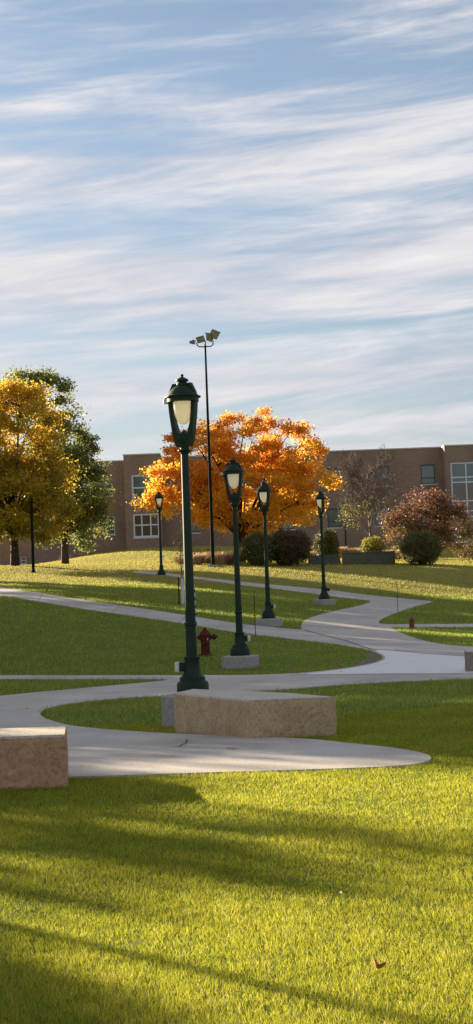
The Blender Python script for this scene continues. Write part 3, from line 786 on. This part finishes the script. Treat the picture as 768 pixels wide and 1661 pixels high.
# yellow-green tree at left
d_ = 100.0; b = grnd(25, 921, d_); b0 = b
YLb = [lobe(5, 800, 112, 75, 4.6, d_), lobe(20, 690, 82, 75, 3.6, d_), lobe(-60, 760, 90, 110, 4.2, d_), lobe(72, 840, 60, 40, 3.0, d_, -1), lobe(80, 760, 32, 60, 2, d_, .8), lobe(-10, 650, 60, 45, 2.6, d_)]
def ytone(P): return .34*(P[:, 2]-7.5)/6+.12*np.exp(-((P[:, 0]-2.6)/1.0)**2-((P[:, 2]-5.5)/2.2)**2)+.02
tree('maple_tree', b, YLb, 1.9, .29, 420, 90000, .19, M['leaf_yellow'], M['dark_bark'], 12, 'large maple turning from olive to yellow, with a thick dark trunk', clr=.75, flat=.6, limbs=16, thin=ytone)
# dark green tree behind
d_ = 118.0; b = grnd(106, 912, d_); b0 = b
GLb = [lobe(75, 650, 48, 60, 2.6, d_), lobe(105, 720, 55, 55, 3, d_), lobe(125, 800, 58, 60, 3.2, d_), lobe(85, 780, 60, 70, 3.4, d_), lobe(140, 850, 38, 40, 2.4, d_), lobe(30, 640, 40, 38, 2.4, d_)]
tree('leafy_tree', b, GLb, 2.2, .3, 300, 50000, .21, M['leaf_green'], M['bark'], 13, 'tall dark green tree with an open top, just behind the yellow-green maple', clr=.7, flat=.6, limbs=14)

# bare tree
def bare_tree(base, hgt, label, seed):
    rg = np.random.default_rng(seed); t = empty('bare_tree', base, label=label, cat='tree')
    wood = MB(); tips = []
    def rec(p, d, L_, r, lv):
        n = 4; pts = [p]; q = p; dd = d
        for _ in range(n):
            dd = dd+rg.normal(size=3)*.10+np.array([0, 0, .05]); dd /= np.linalg.norm(dd); q = q+dd*L_/n; pts.append(q)
        wood.tube(pts, [max(r*(1-.45*i/n), .013) for i in range(n+1)], 5 if lv < 2 else 3)
        if lv >= 4: tips.append(q); return
        k = [22, 7, 5, 4][lv]
        for i in range(k):
            f = (.25 if lv == 0 else .2)+(.78)*(i+.5)/k
            idx_ = min(int(f*n), n-1); pp = pts[idx_]+(pts[idx_+1]-pts[idx_])*(f*n-idx_)
            ax = rg.normal(size=3); ax -= ax.dot(dd)*dd; ax /= np.linalg.norm(ax)
            sp_ = .85 if lv else 1.15
            nd = dd*(1-.35*sp_)+ax*sp_*rg.uniform(.5, .9); nd[2] += .08 if lv else -.05; nd /= np.linalg.norm(nd)
            rec(pp, nd, L_*rg.uniform(.42, .62)*(1.0 if lv else (1.05-.6*f)), r*.42, lv+1)
    rec(np.array([0, 0, -.2]), np.array([0, 0, 1.0]), hgt*.86, .13, 0)
    wood.build('trunk', M['twig'], t)
    tips = np.array(tips); low = tips[(tips[:, 2] < hgt*.52)]
    if len(low):
        c = low[rg.choice(len(low), min(len(low), 150), replace=False)]
        P = np.repeat(c, 4, 0)+rg.normal(size=(len(c)*4, 3))*.14
        V, Fa = leaf_arrays(P, .13, rg); npmesh('leaves', V, Fa, M['leaf_lime'], t, tone=np.repeat(rg.random(len(P)), 4))
    return t
d_ = 128.0; bare_tree(grnd(605, 897, d_), 8.6, 'nearly leafless grey tree in front of the brick wall, left of the purple-brown crabapple', 5)

# shrubs
def shrub(name, base, rx, ry, h_, n, leaf, lm, seed, label, group=None, clip=.9, cat='bush', stems=14):
    rg = np.random.default_rng(seed); t = empty(name, base, label=label, cat=cat, group=group)
    wood = MB()
    for _ in range(stems):
        a = rg.uniform(0, 6.28); e = rg.uniform(.3, .8); limb(wood, (0.1*math.cos(a), .1*math.sin(a), -.1), (rx*e*math.cos(a), ry*e*math.sin(a), h_*rg.uniform(.5, .85)), .035, .01, rg, 5, 5)
    wood.build('stems', M['bark'], t)
    d = rg.normal(size=(n, 3)); d /= np.linalg.norm(d, axis=1)[:, None]
    lump = 1+.07*np.sin(d[:, 0]*7+seed)+.06*np.sin(d[:, 2]*9+d[:, 1]*6+seed*2)+.05*np.sin(d[:, 0]*17+d[:, 2]*13)
    r = (rg.random(n)**.35)*lump*(1+rg.normal(0, .03, n))
    P = d*r[:, None]*np.array([rx, ry, h_*.52])+np.array([0, 0, h_*.50])
    P = P[P[:, 2] > .02]
    V, Fa = leaf_arrays(P, leaf, rg)
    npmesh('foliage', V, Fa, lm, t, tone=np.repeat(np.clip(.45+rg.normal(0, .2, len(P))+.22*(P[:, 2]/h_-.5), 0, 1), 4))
    return t
s97 = F/98
shrub('hedge_bush', grnd(420, 918, 98), 30/s97, 1.2, 53/s97, 12000, .12, M['leaf_shrub'], 21, 'rounded green hedge bush under the orange maple, the left of the touching pair', 'pair of clipped bushes under the maple')
shrub('hedge_bush', grnd(468, 918, 98.6), 39/s97, 1.5, 58/s97, 16000, .12, M['leaf_shrub_red'], 22, 'wider reddish-topped hedge bush under the orange maple, the right of the touching pair', 'pair of clipped bushes under the maple')
s2 = F/106
shrub('green_bush', grnd(531, 908, 106), 22/s2, 1.0, 54/s2, 9000, .12, M['leaf_shrub'], 23, 'upright dark green bush behind the fourth lamp post beside the steps')
s3 = F/99
shrub('round_bush', grnd(685, 917, 99), 36/s3, 1.6, 55/s3, 15000, .11, M['leaf_shrub'], 24, 'dense dome-shaped green bush in front of the purple-brown crabapple')
s4 = F/124
shrub('yellow_bush', grnd(606, 898, 124), 21/s4, .9, 34/s4, 2600, .15, M['leaf_lime'], 25, 'small lime yellow bush around the foot of the bare tree')
# crabapple
d_ = 108.0; b = grnd(678, 911, d_); b0 = b
CL = [lobe(690, 838, 48, 40, 2.2, d_), lobe(655, 860, 36, 42, 1.8, d_, -.3), lobe(732, 855, 36, 38, 2.0, d_), lobe(700, 820, 34, 22, 1.6, d_), lobe(765, 880, 30, 28, 1.5, d_), lobe(640, 845, 20, 20, 1.2, d_)]
def ctone(P): return .30*(P[:, 2]-2.4)/2.2
tree('crabapple_tree', b, CL, .5, .12, 210, 15500, .16, M['leaf_crab'], M['bark'], 31, 'low spreading tree with purple-brown leaves in front of the bay with the tall window', clr=.5, flat=.8, limbs=16, thin=ctone)
# its second stem
# sapling with trunk guard
p = hit(297, 981)
t = empty('young_tree', p, label='newly planted sapling with a white wrapped stem, beyond the sloping path', cat='tree')
rg = np.random.default_rng(3); w = MB(); tips = []
w.tube([(0, 0, -.1), (.0, 0, 1.2), (-.03, .02, 2.1), (0, 0, 2.9)], [.035, .03, .02, .008], 6)
for k in range(16):
    z = 1.35+1.4*k/16; a = rg.uniform(0, 6.28); L_ = .75-.03*k
    q = (L_*math.cos(a), L_*math.sin(a), z+.45); limb(w, (0, 0, z), q, .012, .004, rg, 4, 4); tips.append(q)
w.build('trunk', M['twig'], t)
MB().lathe([(.06, .02), (.075, .3), (.07, .8), (.055, 1.15)], 10).build('trunk_wrap', M['wrap'], t, True)
MB().tube([(-.17, .05, -.1), (-.15, .04, 1.2)], .028, 6).build('stake', M['pole_brown'], t)
P = np.repeat(np.array(tips), 9, 0)+rg.normal(size=(len(tips)*9, 3))*.14
V, Fa = leaf_arrays(P, .10, rg); npmesh('leaves', V, Fa, M['leaf_crab'], t, tone=np.repeat(rg.random(len(P)), 4))

# straw coloured ornamental grasses
def tuft(px, py, d, h_, w, n, seed, label, group='tan ornamental grass clumps'):
    b = grnd(px, py, d); rg = np.random.default_rng(seed)
    a = rg.uniform(0, 6.28, n); r = np.sqrt(rg.random(n))*w*.45; X, Y = r*np.cos(a), r*np.sin(a)*.7
    hh = h_*rg.uniform(.5, 1.1, n); out = rg.uniform(.1, .6, n)*w*.5
    tip = np.stack([X+np.cos(a)*out, Y+np.sin(a)*out*.7, hh], -1); B_ = np.stack([X*.5, Y*.5, np.full(n, -.05)], -1)
    mid = B_*.4+tip*.6+np.array([0, 0, .12*h_]); sd = np.stack([np.cos(a+1.57), np.sin(a+1.57), 0*a], -1)*.02
    V = np.stack([B_-sd, B_+sd, mid+sd, mid-sd, tip+sd*.4, tip-sd*.4], 1).reshape(-1, 3); i0 = np.arange(n)[:, None]*6
    Fa = np.concatenate([i0+np.array([[0, 1, 2, 3]]), i0+np.array([[3, 2, 4, 5]])])
    o = npmesh('ornamental_grass', V, Fa, M['straw'], tone=np.repeat(rg.random(n), 6), loc=b); tag(o, label, 'grass clump', group); return o
for i, (px, py, d, h_, w, lb) in enumerate([(318, 921, 99, .75, 1.6, 'tan grass clump just left of the floodlight mast pedestal'), (334, 919, 101, .8, 1.5, 'tan grass clump immediately behind the floodlight mast pedestal, on its left'), (360, 919, 99, .85, 1.5, 'tan grass clump immediately right of the floodlight mast pedestal'), (376, 918, 100, .8, 1.3, 'tan grass clump against the left side of the clipped hedge bushes'),
        (300, 919, 100, .55, 1.5, 'low tan grass clump behind the sapling, leftmost of the clumps by the mast'), (508, 906, 108, .8, 1.2, 'tan grass clump between the hedge and the upright green bush'), (553, 900, 122, .9, 1.2, 'tan grass clump at the foot of the far lamp post, on its left'), (574, 899, 122, .8, 1.3, 'tan grass clump right of the far lamp post'), (640, 900, 118, .8, 1.6, 'tan grass clump behind the right end of the retaining wall')]):
    tuft(px, py, d, h_, w, 650, 50+i, lb)
# low leafless shrub on the mound
shrub('wild_shrub', grnd(330, 912, 104), 2.0, 1.0, 1.0, 700, .12, M['leaf_crab'], 61, 'sparse twiggy brown shrub on the sunlit mound left of the mast', stems=40)

# ------------------------------------------------------------------ unseen trees placed out of frame to the left to throw the long shadows
rgx = np.random.default_rng(9)
def shade_tree(x, y, hgt, rad, label, seed):
    base = (x, y, h1(x, y))
    lb = [(0, 0, hgt*.62, rad, rad, hgt*.36), (rad*.3, -rad*.2, hgt*.45, rad*.75, rad*.75, hgt*.22)]
    return tree('shade_tree', base, lb, hgt*.22, .28, 90, 9000, .42, M['leaf_yellow'], M['bark'], seed, label, group='unseen maples placed outside the picture to the left for their shade', clr=1.0, limbs=10, shell=.1)
SHADE_LIST = [(-30, 52, 11.4, 5.5), (-36, 62, 13, 6), (-22, 44, 8.8, 4.4), (-38, 76, 14, 6), (-30, 84, 13, 5.5), (-20.0, 40.5, 7.6, 3.4), (-27, 70, 14, 5.5), (-24, 59, 13, 5), (-26, 95, 14, 5.5), (-22.2, 34.0, 8.4, 3.1), (-22.3, 28.9, 7.9, 2.2)]
t = empty('shadow_pole', (-11.2, 18.85, h1(-11.2, 18.85)), label='unseen slender bare pole outside the left edge of the picture, added for its shadow across the near lawn', cat='pole')  # unseen pole added to cast the thin streak on the near lawn
MB().lathe([(.09, -.2), (.09, .04), (.055, .06), (.05, 3), (.04, 5.2), (.04, 5.25)], 12).build('pole', M['pole_brown'], t, True)
MB().lathe([(.0, 5.24), (.05, 5.27), (.06, 5.31), (.04, 5.36), (0, 5.37)], 10).build('finial', M['pole_brown'], t, True)
_pr = None
for i, (x, y, hh, rr) in enumerate(SHADE_LIST):
    lab = 'unseen autumn maple outside the left edge of the picture, placed to shade the lawn'
    if _pr is None: _pr = shade_tree(x, y, hh, rr, lab, 100); _h, _r = hh, rr
    else:
        c = copy_tree(_pr); c.location = (x, y, h1(x, y)); c.scale = (rr/_r, rr/_r, hh/_h); c.rotation_euler = (0, 0, i*1.3); c['label'] = lab

# ------------------------------------------------------------------ grass
blades_near = blades('grass_blades', 620000, 5.3, 24, .185, lambda y: .033+0*y, lambda y: .0024*(y/8)**.95, M['grass_near'], 1.7)
tag(blades_near, kind='stuff')
bm_ = blades('grass_blades', 230000, 24, 80, .18, lambda y: .05+.0003*y, lambda y: .0075*(y/24)**1.1, M['grass'], 1.6); tag(bm_, kind='stuff')
bf = blades('dry_sunlit_grass_blades', 90000, 66, 150, .18, lambda y: .07+0*y, lambda y: .035*(y/80), M['grass_dry_sunlit'], 1.2); tag(bf, kind='stuff')

# fallen leaves
def litter(n, y0, y1, kx, size, seed):
    rg = np.random.default_rng(seed); Y = rg.uniform(y0, y1, n); X = rg.uniform(-1, 1, n)*(kx*Y+1)
    k = ~inside(PW, X, Y) | (rg.random(n) < .12); X, Y = X[k], Y[k]
    P = np.stack([X, Y, H(X, Y)+np.where(inside(PW, X, Y), .035, .055)], -1); return P
P = np.concatenate([litter(700, 19, 60, .18, .1, 1), litter(3800, 58, 125, .18, .1, 2), litter(12, 7, 19, .17, .1, 4)])
rg = np.random.default_rng(5); V, Fa = leaf_arrays(P, .085, rg, upbias=0)
V = V.reshape(-1, 4, 3); V[:, :, 2] = P[:, None, 2]+(V[:, :, 2]-P[:, None, 2])*.3; V = V.reshape(-1, 3)
M['litter'] = leafmat('dry fallen leaf', [(0, (.22, .12, .04)), (.5, (.45, .30, .10)), (1, (.62, .5, .3))], .3, 1, .7, .05, .5)
o = npmesh('fallen_leaves', V, Fa, M['litter'], tone=np.repeat(rg.random(len(P)), 4)); tag(o, kind='stuff')
# one curled leaf in the foreground
p = hit(609, 1586); mb = MB(); vs = []; fs = []
n = 7
for i in range(n):
    f = i/(n-1); w = .035*math.sin(math.pi*min(f*.95+.03, 1))+.003
    for j in (-1, 0, 1): vs.append(((f-.5)*.07, j*w*.7, .045+.03*(f-.5)**2*4+abs(j)*.018))
for i in range(n-1):
    for j in range(2): a = i*3+j; fs.append((a, a+1, a+4, a+3))
mb.add(vs, fs); o = mb.build('fallen_leaf', principled('curled brown leaf', (.28, .09, .035), .7, noise=(30, (.4, .16, .05), 4)), loc=p, smooth=True); o.rotation_euler = (R(-25), R(10), R(-30))
tag(o, 'single curled brown leaf lying in the near sunlit grass at the lower right', 'leaf')


# ------------------------------------------------------------------ light
SUN_AZ = R(-44); SUN_EL = R(14)     # azimuth from +Y, negative = left
sd = Vector((math.sin(SUN_AZ)*math.cos(SUN_EL), math.cos(SUN_AZ)*math.cos(SUN_EL), math.sin(SUN_EL)))
sl = bpy.data.lights.new('sun', 'SUN'); sl.energy = 5.0; sl.angle = R(.53); sl.color = (1, .83, .58)
so = bpy.data.objects.new('sun', sl); COL.objects.link(so); so.rotation_euler = sd.to_track_quat('Z', 'Y').to_euler(); so.location = (-50, 50, 60)
w = bpy.data.worlds.new('World'); scene.world = w; w.use_nodes = True
nt = w.node_tree; N = nt.nodes; L = nt.links; N.clear()
out = N.new('ShaderNodeOutputWorld'); bg = N.new('ShaderNodeBackground'); L.new(bg.outputs[0], out.inputs[0])
sky = N.new('ShaderNodeTexSky'); sky.sky_type = 'NISHITA'; sky.sun_disc = False; sky.sun_elevation = SUN_EL; sky.sun_rotation = SUN_AZ
sky.air_density = 1.0; sky.dust_density = .4; sky.ozone_density = 2.5; sky.altitude = 300
bg.inputs[1].default_value = .052
def mth(op, a, b=None, c=None):
    m = N.new('ShaderNodeMath'); m.operation = op
    for i, v in enumerate((a, b, c)):
        if v is None: continue
        if isinstance(v, (int, float)): m.inputs[i].default_value = v
        else: L.new(v, m.inputs[i])
    return m.outputs[0]
tc = N.new('ShaderNodeTexCoord'); sp = N.new('ShaderNodeSeparateXYZ'); L.new(tc.outputs['Generated'], sp.inputs[0])
az = mth('ARCTAN2', sp.outputs[0], sp.outputs[1]); el = mth('ARCSINE', sp.outputs[2])
def noise(sx, sy, slope, off, detail, rough, dist=0, scale=1):
    cb = N.new('ShaderNodeCombineXYZ')
    L.new(mth('MULTIPLY', az, sx), cb.inputs[0])
    e2 = mth('SUBTRACT', el, mth('MULTIPLY', az, slope)); L.new(mth('MULTIPLY', e2, sy), cb.inputs[1]); cb.inputs[2].default_value = off
    n = N.new('ShaderNodeTexNoise'); n.inputs['Scale'].default_value = scale; n.inputs['Detail'].default_value = detail; n.inputs['Roughness'].default_value = rough; n.inputs['Distortion'].default_value = dist
    L.new(cb.outputs[0], n.inputs['Vector']); return n.outputs[0]
big = noise(2.2, 22, .03, 3.3, 4, .5, .3)
mid_ = noise(4.2, 36, .07, 8.1, 7, .6, .5)
fine = noise(14, 130, .12, 1.7, 6, .65, .4)
den = mth('ADD', mth('MULTIPLY', big, .48), mth('ADD', mth('MULTIPLY', mid_, .46), mth('MULTIPLY', fine, .11)))
# thin veil never quite clears near the horizon; more cover towards the horizon
mr = N.new('ShaderNodeMapRange'); mr.inputs[1].default_value = .05; mr.inputs[2].default_value = .42; mr.inputs[3].default_value = .10; mr.inputs[4].default_value = -.01
L.new(el, mr.inputs[0])
den = mth('ADD', den, mr.outputs[0])
cr = N.new('ShaderNodeMapRange'); cr.interpolation_type = 'SMOOTHSTEP'; cr.inputs[1].default_value = .45; cr.inputs[2].default_value = .655; cr.inputs[3].default_value = .14; L.new(den, cr.inputs[0])
cl = N.new('ShaderNodeMix'); cl.data_type = 'RGBA'
L.new(cr.outputs[0], cl.inputs[0])
tint = N.new('ShaderNodeMix'); tint.data_type = 'RGBA'; tint.blend_type = 'MULTIPLY'; tint.inputs[0].default_value = 1; tint.inputs[7].default_value = (.98, .88, .80, 1)
L.new(sky.outputs[0], tint.inputs[6]); dim = N.new('ShaderNodeMapRange'); dim.inputs[1].default_value = 0; dim.inputs[2].default_value = .3; dim.inputs[3].default_value = .62; dim.inputs[4].default_value = 1.0; L.new(el, dim.inputs[0])
sc_ = N.new('ShaderNodeVectorMath'); sc_.operation = 'SCALE'; L.new(tint.outputs[2], sc_.inputs[0]); L.new(dim.outputs[0], sc_.inputs['Scale']); L.new(sc_.outputs[0], cl.inputs[6])
ccv = N.new('ShaderNodeMix'); ccv.data_type = 'RGBA'; ccv.inputs[6].default_value = (3.3, 3.4, 3.85, 1); ccv.inputs[7].default_value = (5.1, 4.95, 5.0, 1)
cm = N.new('ShaderNodeMapRange'); cm.inputs[1].default_value = .36; cm.inputs[2].default_value = .66; L.new(mth('ADD', mth('MULTIPLY', mid_, .8), mth('MULTIPLY', fine, .2)), cm.inputs[0]); L.new(cm.outputs[0], ccv.inputs[0]); L.new(ccv.outputs[2], cl.inputs[7])
L.new(cl.outputs[2], bg.inputs[0])

scene.render.engine = 'CYCLES'
scene.cycles.max_bounces = 12; scene.cycles.diffuse_bounces = 8; scene.cycles.transmission_bounces = 8
vs_ = scene.view_settings; vs_.view_transform = 'Standard'; vs_.look = 'None'; vs_.gamma = 1; vs_.exposure = 1.75
scene.render.resolution_x = 473; scene.render.resolution_y = 1024
for o in bpy.data.objects:
    if o.name.startswith('fire_hydrant'): o.scale = (1.18, 1.18, 1)
